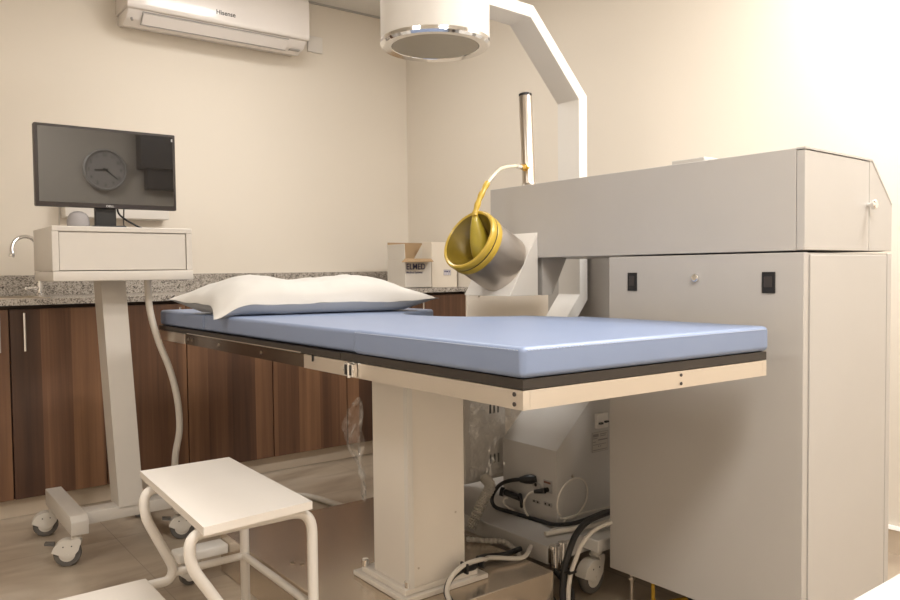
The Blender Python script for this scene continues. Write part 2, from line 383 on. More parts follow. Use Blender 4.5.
# ------------------------------------------------------------------ monitor cart
ct = thing('monitor_cart', 'grey steel cart on castors carrying the monitor', 'cart', (.73,3.0,0))
bx = MB().box((.500,2.815,1.012),(.960,3.14,1.161), .003, 2).build('top_box', M['cartp'], ct)
f = MB(); f.box((.500,2.800,1.143),(.960,2.816,1.161),.002,1).box((.500,2.800,1.012),(.520,2.816,1.143)).box((.940,2.800,1.012),(.960,2.816,1.143)); f.build('rim', M['cartp'], bx, smooth=False)
MB().box((.5215,2.8045,1.0135),(.9385,2.8145,1.1405), .001, 1).build('front_panel', M['cartp'], bx, smooth=False)
MB().box((.500,2.797,.977),(.962,3.14,1.0105), .003, 2).build('tray', M['cartp'], ct)
c = MB(); # leaning column
def colq(y, z, k=0): return [(.690+k,y-.055,z),(.775+k,y-.055,z),(.775+k,y+.055,z),(.690+k,y+.055,z)]
c.hexa(colq(2.955,.16,.020)+colq(3.02,.977,-.006)); c.build('column', M['cartp'], ct, smooth=False)
MB().box((.585,2.905,.120),(.915,2.985,.163), .003, 2).build('cross_beam', M['cartp'], ct)
def foot(x, y0, y1):
    return MB().prism([(y0,.108),(y1,.108),(y1,.172),(y0+.022,.172),(y0,.155)], 0, x-.0285, x+.0285, .003, 2).build('foot_beam', M['cartp'], ct)
foot(.568,2.84,3.30); foot(.93,2.86,3.30)
def caster(parent, x, y, top, d, R=.044, brake=True, wm='greyrub'):
    """d: unit direction (x,y) from stem toward the wheel"""
    d = V(d[0],d[1],0).normalized(); s = V(-d.y,d.x,0)
    a = V(x,y,0); w_ = a + d*.028; w_.z = R
    k = MB(); k.cyl((x,y,top-.016),(x,y,top),.017,n=16)
    zt = top-.014-R
    prof = [(R*1.10*math.cos(a), R*1.12*math.sin(a)) for a in [math.radians(q) for q in range(12, 118, 8)]]
    prof += [(-.014, zt-.004), (-.020, zt), (-.043, zt), (-.045, zt-.012), (-.036, .010), (-.020, -.010), (-.004, -.016), (.010, -.013), (.022, -.002)]
    for sg in (-1,1):
        vs0 = [k.bm.verts.new(w_ + d*p[0] + V(0,0,p[1]) + s*sg*.0148) for p in prof]; vs1 = [k.bm.verts.new(w_ + d*p[0] + V(0,0,p[1]) + s*sg*.0195) for p in prof]
        n = len(prof); fs = [k.bm.faces.new(vs0), k.bm.faces.new(vs1[::-1])]
        for i in range(n): fs.append(k.bm.faces.new([vs0[i],vs1[i],vs1[(i+1)%n],vs0[(i+1)%n]]))
        bmesh.ops.recalc_face_normals(k.bm, faces=fs)
    for p, q in zip(prof[:17], prof[1:18]):
        a_ = w_ + d*p[0] + V(0,0,p[1]); b_ = w_ + d*q[0] + V(0,0,q[1])
        k.quad(a_-s*.0148, a_+s*.0148, b_+s*.0148, b_-s*.0148)
    cf = k.build('caster', M['castp'], parent)
    MB().lathe([(R*.62,-.0125),(R*.94,-.0125),(R,-.008),(R,.008),(R*.94,.0125),(R*.62,.0125)], w_, s, n=28).build('wheel', M[wm], cf)
    h = MB().lathe([(.0,-.0215),(.006,-.0215),(.006,-.0135),(R*.6,-.0135),(R*.6,.0135),(.006,.0135),(.006,.0215),(0,.0215)], w_, s, n=20); h.build('hub', M['castp'], cf)
    if brake:
        e = w_ + d*(R*.9) + V(0,0,R*.78); e2 = e + d*.030 + V(0,0,.006)
        MB().hexa([e-s*.012+V(0,0,-.004), e2-s*.014+V(0,0,-.003), e2+s*.014+V(0,0,-.003), e+s*.012+V(0,0,-.004), e-s*.012+V(0,0,.006), e2-s*.014+V(0,0,.003), e2+s*.014+V(0,0,.003), e+s*.012+V(0,0,.006)]).build('brake_pedal', M['greyrub'], cf, smooth=False)
    for q in (-.35,.25):
        for sg in (-1,1):
            p = w_ + d*(R*q) + V(0,0,R*.62); MB().cyl(p+s*sg*.0185, p+s*sg*.0203, .0024, n=8).build('rivet', M['black'], cf)
    return cf
caster(ct, .560, 2.868, .108, (-1,.35))
caster(ct, .560, 3.262, .108, (-1,.15), brake=False)
caster(ct, .960, 2.895, .108, (-1,.30))
caster(ct, .915, 3.262, .108, (-1,.15), brake=False)
hz = MB(); hz.tube([(.845,2.96,.9765),(.849,2.95,.865),(.876,2.95,.751),(.917,2.95,.635),(.942,2.95,.518),(.950,2.96,.402),(.940,2.99,.281),(.965,3.05,.13),(1.06,3.12,.035),(1.25,3.14,.0135),(1.50,3.09,.0135),(1.57,2.87,.0135),(1.585,2.60,.0135),(1.58,2.30,.0135)], .0125, n=12, sub=7)
tag(hz.build('flexible_conduit', M['cable']), 'off-white flexible conduit dropping from the cart to the floor', 'hose')

mo = thing('monitor', 'black flat monitor standing on the grey cart', 'monitor', (.735,2.97,1.162))
MB().box((.480,2.945,1.236),(.955,2.978,1.519), .004, 2).build('bezel', M['bezel'], mo)
MB().box((.491,2.9432,1.2515),(.944,2.9452,1.509)).build('screen', M['screen'], mo, smooth=False)
MB().box((.56,2.978,1.28),(.87,3.0,1.46), .008, 2).build('back_shell', M['black'], mo)
MB().box((.674,2.975,1.172),(.746,2.992,1.30), .002, 1).build('stand_neck', M['black'], mo)
MB().box((.655,2.91,1.1625),(.765,3.06,1.1725), .004, 2).build('stand_base', M['black'], mo)
text_mesh('DELL', .0105, M['silver'], mo, 'logo', at(FACE_NY, .705, 2.9445, 1.2395), .0002, xs=1.15)
MB().box((.939,2.9425,1.492),(.944,2.9433,1.503)).build('sticker', M['silver'], mo, smooth=False)
tag(MB().tube([(.762,3.0,1.30),(.760,3.01,1.235),(.778,3.0,1.205),(.83,2.985,1.172),(.86,3.0,1.1665),(.90,3.04,1.1665)], .0036, n=8).build('monitor_cable', M['rubber']), 'thicker black cable curving from the monitor onto the cart top', 'cable')
tag(MB().tube([(.785,3.01,1.30),(.783,3.02,1.21),(.781,3.01,1.18),(.79,3.0,1.1652),(.815,3.0,1.1652)], .0026, n=8).build('monitor_cable', M['greyrub']), 'thin grey cable hanging straight down behind the monitor', 'cable')
sp = thing('smart_speaker', 'small grey dome speaker under the monitor on the cart', 'speaker', (.617,2.97,1.1625))
MB().lathe([(.034,0),(.037,.004),(.037,.022),(.034,.038),(.026,.05),(.014,.057),(0,.059)], (.617,2.97,1.1645), n=28).build('dome', M['fabric'], sp)
MB().lathe([(.03,0),(.036,.001),(.036,.003),(.03,.004)], (.617,2.97,1.1612), n=28).build('foot', M['black'], sp)

# ------------------------------------------------------------------ step stool
st = thing('step_stool', 'white two-step stool with bent tube legs beside the couch', 'step stool', (.6,1.8,0))
MB().hexa([(.540,1.545,.462),(.797,1.566,.462),(.809,2.095,.462),(.568,2.098,.462),(.540,1.545,.480),(.797,1.566,.480),(.809,2.095,.480),(.568,2.098,.480)]).build('upper_tread', M['stool'], st)
MB().box((.30,1.61,.217),(.545,1.985,.235), .002, 1).build('lower_tread', M['stool'], st)
for y in (1.605,2.01):
    xb = .530 if y < 1.8 else .552
    P2 = fillet([(.815,y,.012),(.815,y,.449),(xb,y,.449),(xb,y,.385),(.622,y,.235),(.612,y,.204),(.325,y,.204),(.315,y,.012)], .055, 9)
    o = MB().tube(P2, .0125, n=14, smooth=False).build('leg_frame', M['tube'], st)
    for x in (.815,.315): MB().lathe([(.0145,0),(.0155,.004),(.0155,.024),(.013,.026)], (x,y,0), n=14).build('rubber_foot', M['black'], o)
MB().cyl((.813,1.605,.222),(.813,2.01,.222),.010,n=12).build('rear_stretcher', M['tube'], st)
MB().cyl((.622,2.01,.222),(.813,2.01,.222),.010,n=12).build('side_stretcher', M['tube'], st)
MB().cyl((.36,1.605,.204),(.36,2.01,.204),.010,n=12).build('tread_rail', M['tube'], st)

# ------------------------------------------------------------------ white table in the near right corner
tb = thing('side_table', 'white laminate table top cut off at the lower right corner', 'table', (1.1,.25,0))
MB().box((.62,-.10,.60),(1.40,.409,.622), .002, 1).build('tabletop', M['tablew'], tb)
for x in (.66,1.36):
    for y in (-.06,.365): MB().cyl((x,y,0),(x,y,.60),.014,n=14).build('leg', M['tube'], tb)

# ------------------------------------------------------------------ treatment couch
ch = thing('treatment_couch', 'blue padded treatment couch on a cream lifting column', 'treatment table', (1.25,1.9,0))
def P(u, v): return (.927+u-.0135*v, 1.003-.048*u+v)
def slab(poly, z0, z1): return MB().prism([P(*p) for p in poly], 2, z0, z1)
LV = 2.012; LU = .733
# base cover, plates, column
MB().box((.93,1.553,.0015),(1.55,2.50,.136), .002, 1).build('base_cover', M['cover'], ch, smooth=False)
for p in ((.99,2.08),(1.01,2.055)): MB().cyl((*p,.1362),(*p,.139),.006,n=10).build('cover_screw', M['steel'], ch)
MB().box((1.088,1.632,.1365),(1.372,1.892,.150), .0015, 1).build('base_plate', M['colp'], ch, smooth=False)
MB().box((1.102,1.646,.1505),(1.345,1.868,.166), .0015, 1).build('base_plate', M['colp'], ch, smooth=False)
cl = MB().box((1.116,1.648,.1665),(1.301,1.822,.7475), .001, 1).build('column', M['colp'], ch, smooth=False)
cs = MB(); cs.prism([(1.111,1.643),(1.128,1.643),(1.128,1.648),(1.116,1.648),(1.116,1.660),(1.111,1.660)], 2, .1665, .7475); cs.build('corner_trim', M['paintw'], cl, smooth=False)
for x,z in ((1.145,.215),(1.27,.34)): MB().cyl((x,1.648,z),(x,1.6465,z),.003,n=8).build('screw', M['steel'], cl)
for p in ((1.110,1.862),(1.118,1.657),(1.335,1.655),(1.335,1.862)):
    MB().lathe([(.0,.0),(.0105,.0),(.0105,.018),(.008,.0205),(0,.0205)], (*p,.166), n=16).build('bolt', M['chrome'], ch)
og = MB().box((.765,2.425,.080),(.9295,2.498,.112), .006, 3).build('outrigger', M['paintw'], ch)
caster(ch, .835, 2.462, .0795, (-1,-.15), R=.030, brake=False)
# frame
fr = MB(); fr.prism([P(.03,.03),P(LU-.03,.03),P(LU-.03,LV-.03),P(.03,LV-.03)], 2, .7485, .7855); fr.build('underframe', M['dark'], ch, smooth=False)
def rail(poly, m, nm, lab=None, z0=.749, z1=.7845): return slab(poly, z0, z1).build(nm, M[m], ch, smooth=False, label=lab)
rail([(0,0),(.016,0),(.016,.60),(0,.60)], 'rail', 'side_rail', 'bright metal side rail')
rail([(0,.603),(.016,.603),(.016,.83),(0,.83)], 'rail', 'side_rail', 'bright metal side rail')
rail([(.003,.831),(.016,.831),(.016,1.735),(.003,1.735)], 'railreflect', 'side_rail', 'polished side rail with dark cupboard reflection in its colour')
rail([(0,1.736),(.016,1.736),(.016,LV),(0,LV)], 'rail', 'side_rail', 'bright metal side rail')
rail([(LU-.016,0),(LU,0),(LU,.70),(LU-.016,.70)], 'rail', 'side_rail', 'bright metal side rail')
rail([(LU-.016,1.2),(LU,1.2),(LU,LV),(LU-.016,LV)], 'rail', 'side_rail', 'bright metal side rail')
rail([(.0165,0),(LU-.0165,0),(LU-.0165,.016),(.0165,.016)], 'rail', 'end_rail', 'bright metal end rail')
rail([(.0165,LV-.016),(LU-.0165,LV-.016),(LU-.0165,LV),(.0165,LV)], 'rail', 'end_rail', 'bright metal end rail')
def rail_screw(a, b, r): MB().cyl(a, b, r, n=12).build('rail_screw', M['bezel'], ch)
for z in (.758,.776):
    x, y = P(0,.022); rail_screw((x+.001,y,z),(x-.0015,y,z),.0042)
    x, y = P(.43,0); rail_screw((x,y+.001,z),(x,y-.0015,z),.0036)
for v in (1.70,1.66,1.42,1.10):
    x, y = P(.003,v); MB().cyl((x+.001,y,.768),(x-.002,y,.768),.005,n=10).build('rail_screw', M['steel'], ch)
x, y = P(0,.572)
ck = MB().box((x-.014,y-.012,.752),(x-.001,y+.004,.783),.001,1).box((x-.014,y+.012,.752),(x-.001,y+.030,.783),.001,1).cyl((x-.008,y-.014,.768),(x-.008,y+.034,.768),.006,n=12).cyl((x-.012,y+.008,.750),(x-.012,y+.008,.785),.005,n=12)
ck.build('rail_clamp', M['chrome'], ch)
MB().box((x-.0155,y-.004,.756),(x-.0142,y+.001,.780)).build('clamp_gap', M['black'], ch, smooth=False)
MB().box((x-.0155,y+.014,.756),(x-.0142,y+.024,.780)).build('clamp_gap', M['black'], ch, smooth=False)
x, y = P(0,.78); MB().box((x-.003,y-.002,.770),(x-.0005,y+.002,.786)).build('stop_pin', M['black'], ch, smooth=False)
CUT = []
for k in range(0, 15):
    a = -PI/2 - PI*.0 - PI*k/14
    CUT.append((LU+.02+.285*math.cos(a)*.97, 1.005+.262*math.sin(a)))
bd = [(0.0,.001),(LU,.001)] + [(min(LU,p[0]),p[1]) for p in CUT] + [(LU,LV),(0,LV)]
slab([(.0,.0),(LU,.0),(LU,.638),(0.0,.638)], .7862, .8045).build('support_board', M['board'], ch, smooth=False)
slab([(.0,.640),(LU,.640)] + [(min(LU,p[0]),p[1]) for p in CUT] + [(LU,LV),(0,LV)], .7862, .8025).build('support_board', M['board'], ch, smooth=False)
for v0, v1 in ((.845,1.70),):
    x0, y0 = P(-.004,v0); x1, y1 = P(-.004,v1)
    MB().hexa([(x0,y0,.7870),(x0+.004,y0,.7870),(x1+.004,y1,.7870),(x1,y1,.7870),(x0,y0,.7895),(x0+.004,y0,.7895),(x1+.004,y1,.7895),(x1,y1,.7895)]).build('board_trim', M['rail'], ch, smooth=False)
def pad(poly, name, bev, z0=.8055, z1=.8635, lab=None):
    b = MB(); b.prism([P(*p) for p in poly], 2, z0, z1)
    o = b.build(name, M['blue'], ch, angle=180)
    md = o.modifiers.new('Bevel', 'BEVEL'); md.width = bev; md.segments = 4; md.limit_method = 'ANGLE'; md.angle_limit = math.radians(40)
    for p in o.data.polygons: p.use_smooth = True
    o.modifiers.new('WN', 'WEIGHTED_NORMAL')
    return o
np_ = pad([(-.004,-.004),(LU+.006,-.004),(LU+.006,0.575),(-.004,0.575)], 'foot_cushion', .012)
pad([(.008,.577),(LU+.004,.577)] + [(p[0]-.004,p[1]) for p in CUT[1:-1]] + [(LU-.002,1.275),(LU-.004,1.555),(.006,1.555)], 'body_cushion', .010, .8055, .8605)
pad([(.006,1.565),(LU-.006,1.565),(LU-.006,LV+.004),(.006,LV+.004)], 'head_cushion', .010, .8045, .8600)
sm = MB()
def dashes(u0, v0, u1, v1, n, z):
    for i in range(n):
        t0, t1 = i/n, (i+.55)/n
        a = P(u0+(u1-u0)*t0, v0+(v1-v0)*t0); b_ = P(u0+(u1-u0)*t1, v0+(v1-v0)*t1)
        sm.tube([(*a,z),(*b_,z)], .0009, n=5, smooth=False)
dashes(.008,-.0042,LU-.006,-.0042,95,.8565); dashes(-.0042,.008,-.0042,.567,70,.8565)
sm.build('stitching', M['thread'], np_, smooth=False)

# ------------------------------------------------------------------ pillow
pw = thing('pillow', 'white cotton pillow lying across the head of the couch', 'pillow', (1.22,2.42,.86))
NL, NR, FL, FR = V(.865,2.345,0), V(1.590,2.14,0), V(.838,2.72,0), V(1.60,2.56,0)
def hump(s):   # along the width, 0..1
    return .84 + .20*math.exp(-((s-.20)/.15)**2) + .17*math.exp(-((s-.74)/.15)**2) - .05*math.exp(-((s-.5)/.12)**2)
def pil(s, t, top):
    cu = abs(2*s-1)**3; ct_ = abs(2*t-1)**3
    # edges curve inward between the corner tips
    S_ = s + (.5-s)*.10*(1-abs(2*t-1)**2.5)*abs(2*s-1); T_ = t + (.5-t)*.12*(1-abs(2*s-1)**2.5)*abs(2*t-1)
    p = NL*(1-S_)*(1-T_) + NR*S_*(1-T_) + FL*(1-S_)*T_ + FR*S_*T_
    prof = max(0, (1-abs(2*s-1)**3.2))**.62 * max(0, (1-abs(2*t-1)**3.0))**.60
    rim = .897
    tipNL = math.exp(-((s/.09)**2 + (t/.16)**2)); tipNR = math.exp(-(((1-s)/.1)**2 + (t/.2)**2)); tipFL = math.exp(-((s/.1)**2 + ((1-t)/.2)**2))
    w = noise.noise(V(p.x*9, p.y*9, 3 if top else 8))*.008*prof + noise.noise(V(p.x*22, p.y*14, 5))*.003 - abs(noise.noise(V(p.x*13+p.y*9, p.y*11-p.x*5, 6)))*.009*prof
    if top: z = rim + .096*prof*hump(s) + w
    else:   z = rim - .0325*min(1, prof*1.9) - w*.2
    z += -.042*tipNL + .006*tipNR + .012*tipFL
    z += .004*math.sin(s*14)*(1-prof)*(.5 if top else .5)
    return V(p.x, p.y, max(z, .8625 if 0 and not top else z))
def pgrid(top):
    n, m = 56, 34; b = MB(); g_ = [[b.bm.verts.new(pil(i/n, j/m, top)) for j in range(m+1)] for i in range(n+1)]
    for i in range(n):
        for j in range(m):
            f_ = [g_[i][j], g_[i+1][j], g_[i+1][j+1], g_[i][j+1]]
            b.bm.faces.new(f_ if top else f_[::-1])
    return b
pgrid(True).build('pillowcase', M['linen'], pw, angle=180)
pgrid(False).build('underside', M['linenshade'], pw, angle=180, label='pillow underside with blue-grey shade in its colour')

# ------------------------------------------------------------------ generator cabinet
XF = 1.766
gc = thing('generator_cabinet', 'tall warm-grey steel generator cabinet at the right', 'cabinet', (2.0,1.23,0))
MB().box((XF+.021,.9385,.102),(2.222,1.531,1.033)).build('body', M['paint'], gc, smooth=False)
dr = MB().box((XF,.936,.100),(XF+.0195,1.532,1.034), .0015, 1).build('front_panel', M['paint'], gc, smooth=False)
MB().box((XF+.0275,.9345,.112),(2.196,.9384,1.028), .001, 1).build('side_panel', M['paint'], gc, smooth=False)
MB().box((2.200,.9345,.100),(2.224,.9384,1.033), .001, 1).build('corner_post', M['paint'], gc, smooth=False)
for y0, y1 in ((1.4265,1.4600),(1.0065,1.0415)):
    l = MB().box((XF-.0035,y0,.936),(XF-.0004,y1,.988), .001, 1).build('latch', M['black'], dr, smooth=False)
    MB().box((XF-.0050,y0+.008,.950),(XF-.0036,y1-.007,.977), .0006, 1).build('latch_paddle', M['bezel'], l, smooth=False)
lk = MB().lathe([(.0115,0),(.0115,.003),(.010,.006),(.007,.0065),(.007,.009),(0,.009)], (XF-.0003,1.232,.973), (-1,0,0), n=20); lk.build('lock', M['chrome'], dr)
for x, y in ((1.80,1.477),(2.18,1.477),(1.80,.985),(2.18,.985)):
    k = MB().cyl((x,y,.006),(x,y,.102),.006,n=12).lathe([(.02,0),(.02,.004),(.008,.008)], (x,y,0), n=16)
    k.lathe([(.011,0),(.011,.008)], (x,y,.072), n=6); k.build('levelling_foot', M['steel'], gc)
tag(MB().tube([(1.83,1.42,.10),(1.828,1.42,.05),(1.84,1.415,.012),(1.95,1.38,.006),(2.1,1.30,.006)], .0055, n=8).build('ground_cable', M['yellowc']), 'yellow cable hanging under the generator cabinet', 'cable')
tag(MB().tube([(1.95,1.45,.10),(1.94,1.40,.04),(1.91,1.30,.012),(1.90,1.15,.011),(1.95,1.0,.011)], .010, n=8).build('ground_cable', M['rubber']), 'black cable lying under the generator cabinet', 'cable')

# ------------------------------------------------------------------ lithotripter: housing, shock head, pedestal
lt = thing('lithotripter', 'warm-grey shockwave machine with yellow membrane head above the couch', 'medical machine', (2.0,1.8,0))
prof = [(XF,1.0385),(2.224,1.0385),(2.224,1.165),(2.108,1.277),(XF,1.281)]
hs = MB().prism(prof, 1, .957, 2.072, .0012, 1).build('upper_housing', M['paint'], lt, smooth=False)
MB().prism([(XF,1.277),(XF,1.2815),(2.108,1.2775),(2.224,1.166),(2.222,1.163),(2.105,1.273)], 1, .934, .9565).build('end_trim', M['paint'], hs, smooth=False)
ed = MB().prism([(XF,1.0395),(2.090,1.0395),(2.090,1.271),(XF,1.2745)], 1, .935, .9555, .001, 1).build('end_door', M['paint'], hs, smooth=False)
MB().prism([(2.093,1.0395),(2.224,1.0395),(2.224,1.162),(2.104,1.273),(2.093,1.273)], 1, .935, .9555, .001, 1).build('end_panel', M['paint'], hs, smooth=False)
MB().lathe([(.006,0),(.006,.010),(.0125,.013),(.0125,.021),(.010,.024),(0,.024)], (2.080,.935,1.158), (0,-1,0), n=20).build('knob', M['chrome'], ed)
MB().box((1.85,1.265,1.2795),(1.93,1.372,1.305), .002, 1).build('top_plate', M['paint'], hs, smooth=False)
# pole with its fitting
po = MB().lathe([(.031,0),(.031,.003),(.027,.012),(.0235,.018),(.0225,.022),(.0225,.322),(.0205,.326),(0,.326)], (1.86,1.974,1.2805), (0,.05,1), n=24).build('pole', M['steel'], lt)
MB().lathe([(.0228,0),(.0228,.007),(.018,.010),(0,.010)], (1.86,1.99,1.6045), (0,.05,1), n=24).build('cap', M['black'], po)
MB().cyl((1.842,1.968,1.353),(1.812,1.962,1.353),.0095,n=14).cyl((1.845,1.97,1.353),(1.832,1.966,1.353),.013,n=6).build('elbow_fitting', M['brass'], po)
# bracket wedge, gusset
br = MB().prism([(XF-.0005,1.122),(XF-.0005,.915),(1.640,.915),(1.655,.938)], 1, 1.834, 2.066, .001, 1).build('head_bracket', M['paintw'], lt, smooth=False)
MB().prism([(XF+.02,1.038),(1.90,1.038),(1.83,.915),(XF+.02,.915)], 1, 1.834, 2.066).build('gusset', M['paint'], lt, smooth=False)
# shock head
HN = V(-.885,-.07,.46).normalized(); HC = V(1.700,1.935,1.018); HS = .89
sh = MB().lathe([(.0,0),(.108,0),(.113,.004),(.113,.150),(.106,.153),(.106,.02),(0,.02)], HC, HN, n=48, rs=HS).build('shock_head', M['shocksteel'], lt)
MB().lathe([(.110,.128),(.1165,.130),(.1175,.136),(.1175,.150),(.1165,.152),(.1145,.1525),(.1145,.150),(.110,.148)], HC, HN, rs=HS, n=48, cap=False).build('clamp_ring', M['yellow'], sh)
MB().lathe([(.113,.1515),(.1162,.152),(.1162,.155),(.113,.1555)], HC, HN, rs=HS, n=48, cap=False).build('ring_groove', M['black'], sh)
mb_ = MB().lathe([(.112,.1545),(.1165,.156),(.118,.163),(.118,.172),(.115,.1775),(.110,.179),(.104,.176)], HC, HN, rs=HS, n=48, cap=False).build('membrane_rim', M['yellow'], sh)
q = HN.to_track_quat('Z','Y')
me = MB(); rings = []
hose_dir = q.inverted() @ V(0,0,1); ha = math.atan2(hose_dir.y, hose_dir.x)
for i in range(15):
    r = .1045*HS*(1-i/14.0); ring = []
    if i == 14: ring = [me.bm.verts.new(HC + HN*.128)]
    else:
        for k in range(56):
            a = 2*PI*k/56
            dep = .175 - .140*min(1, (1-r/(.1045*HS))*1.15)**.72
            fold = math.exp(-((math.atan2(math.sin(a-ha), math.cos(a-ha)))/.30)**2)*max(0, r/(.1045*HS))*(1-(r/(.1045*HS)))*.20
            dep += fold + .030*noise.noise(V(r*26*math.cos(a), r*26*math.sin(a), 2))*(1-(r/(.1045*HS)))*1.2 + .020*abs(math.sin(a*1.5+.9))*(r/(.1045*HS))*(1-r/(.1045*HS))*2.2 - .006*math.sin(a*4+1)*(1-r/(.1045*HS))
            ring.append(me.bm.verts.new(HC + HN*dep + q @ V(r*math.cos(a), r*math.sin(a), 0)))
    rings.append(ring)
for A, B in zip(rings, rings[1:]):
    for k in range(56):
        j = (k+1)%56
        me.bm.faces.new([A[k],A[j],B[j],B[k]] if len(B) > 1 else [A[k],A[j],B[0]])
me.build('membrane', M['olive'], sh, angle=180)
up = (q @ (V(math.cos(ha),math.sin(ha),0)))
c0 = HC + HN*.095
hp = [(1.812,1.962,1.353),(1.785,1.96,1.353),(1.72,1.955,1.341),(1.675,1.945,1.315),(1.640,1.94,1.283)]
MB().tube(hp, .0062, n=12).build('clear_hose', M['clear'], sh)
MB().cyl((1.812,1.962,1.353),(1.790,1.960,1.353),.0078,n=12).build('hose_clip', M['chrome'], sh)
sl = [Vector((1.642,1.94,1.287)), Vector((1.602,1.932,1.233)), Vector((1.580,1.93,1.184)), c0+up*.080+HN*.087]
MB().tube(sl, .0095, n=14, rfun=lambda t, i: .0095+.0012*math.sin(t*30)).build('hose_sleeve', M['yellow'], sh)
fp = [c0+up*.080+HN*.087, c0+up*.068+HN*.077, c0+up*.045+HN*.058, c0+up*.015+HN*.028, c0-up*.02-HN*.02]
MB().tube(fp, .012, n=16, rfun=lambda t, i: .0100+.029*min(1,t*1.15)**1.3).build('membrane_neck', M['neck'], sh)
# lower body
bo = MB().prism([(1.77,.171),(2.30,.171),(2.30,.80),(2.14,.76),(1.77,.411)], 1, 1.757, 2.02, .001, 1).build('lower_body', M['bodyp'], lt, smooth=False)
MB().box((2.31,1.62,.171),(2.66,2.34,1.22), .002, 1).build('support_column', M['paint'], lt, smooth=False)
MB().box((1.606,1.637,.115),(2.62,2.36,.1705), .002, 1).build('base_frame', M['paint'], lt, smooth=False)
MB().box((1.760,1.573,.132),(2.40,1.635,.169), .003, 2).build('front_crossbar', M['paintw'], lt, smooth=False)
for (x, y, d) in ((1.790,1.606,(-1,-.08)),(2.50,2.25,(.3,1)),(2.50,1.72,(.3,-1))): caster(lt, x, y, .1145 if y > 1.65 else .131, d, R=.050, brake=False)
MB().cyl((1.625,1.628,.108),(1.625,1.628,.172),.013,n=16).cyl((1.655,1.622,.100),(1.655,1.622,.178),.012,n=16).box((1.61,1.622,.12),(1.67,1.6365,.165)).build('docking_clamp', M['chrome'], lt)
MB().box((1.64,2.26,.002),(1.70,2.32,.1145)).build('rear_foot', M['greyp'], lt, smooth=False)
# sockets on the dark connector face
SOCK = []
for (y0,z0,y1,z1) in ((1.869,.290,1.832,.274),(1.816,.309,1.776,.268),(1.869,.231,1.832,.220),(1.816,.236,1.778,.222)):
    SOCK.append(MB().box((1.7665,y0,z0),(1.7697,y1,z1),.001,1).build('socket', M['greyp'], bo, smooth=False))
skt = SOCK[1]
for (y,z,r_) in ((1.852,.282,.006),(1.796,.278,.008),(1.86,.2255,.0035),(1.842,.2255,.0035),(1.806,.229,.0035),(1.788,.229,.0035)):
    MB().cyl((1.7668,y,z),(1.7655,y,z),r_,n=10).build('socket_hole', M['dark'], bo)
MB().box((1.7655,1.812,.298),(1.7668,1.782,.304)).build('socket_mark', M['red'], bo, smooth=False)
# breaker and nameplate on the end face
bk = MB().box((1.948,1.742,.462),(2.004,1.7565,.512),.002,1).build('breaker', M['white'], bo, smooth=False)
MB().box((1.954,1.734,.477),(1.970,1.742,.483)).build('breaker_lever', M['black'], bk, smooth=False)
MB().box((1.982,1.734,.480),(1.998,1.742,.486)).build('breaker_lever', M['black'], bk, smooth=False)
npm = MB().box((1.936,1.7550,.381),(2.016,1.7565,.448)).build('nameplate', M['plate'], bo, smooth=False)
ln = MB()
for (x0,x1,z0,z1) in ((1.941,1.968,.432,.442),(1.941,1.962,.426,.429),(1.975,2.008,.438,.441),(1.975,2.004,.432,.4345),(1.966,2.012,.418,.4225),(1.94,1.955,.414,.4165),(1.94,2.006,.4045,.4065),(1.966,1.970,.397,.401),(1.976,1.980,.397,.401),(1.94,2.01,.386,.3885)):
    ln.box((x0,1.7543,z0),(x1,1.7551,z1))
for (x0,x1,z0,z1) in ((1.936,2.016,.381,.382),(1.936,2.016,.447,.448),(1.936,1.937,.381,.448),(2.015,2.016,.381,.448)): ln.box((x0,1.7543,z0),(x1,1.7551,z1))
ln.build('nameplate_print', M['greyink'], npm, smooth=False)
MB().cyl((1.84,1.757,.318),(1.84,1.750,.318),.004,n=8).build('grounding_post', M['steel'], bo)

# ------------------------------------------------------------------ C-arm with detector and tube
ca = thing('c_arm', 'off-white bent C-arm holding the round detector over the couch', 'x-ray arm', (2.27,2.16,.17))
inner = [(1.66,1.942),(1.994,1.931),(2.249,1.663),(2.249,.90),(1.985,.585),(1.76,.560)]
outer = [(1.735,.512),(2.005,.540),(2.294,.877),(2.294,1.680),(2.008,1.976),(1.66,1.988)]
MB().prism(inner+outer, 1, 2.10, 2.218, .0015, 1).build('arm', M['paintw'], ca, smooth=False)
DC = (1.602,2.165)
MB().lathe([(.170,0),(.186,.010),(.188,.016),(.188,.46),(.17,.48),(0,.48)], (*DC,1.780), n=64).build('detector_housing', M['paintw'], ca)
MB().lathe([(.148,.006),(.152,-.002),(.182,-.004),(.190,.004),(.190,.016),(.187,.018)], (*DC,1.773), n=64, cap=False).build('detector_rim', M['chrome'], ca)
MB().lathe([(0,0),(.150,0),(.150,.004),(0,.004)], (*DC,1.7725), n=64).build('detector_face', M['glass'], ca)
tbx = MB().box((1.627,2.056,.262),(1.815,2.32,.605), .003, 2).build('xray_tube_housing', M['cartp'], ca, smooth=False)
for z in (.495,.318):
    for k in range(3): MB().box((1.740+k*.018,2.0545,z),(1.747+k*.018,2.0575,z+.032)).build('vent_slot', M['dark'], tbx, smooth=False)

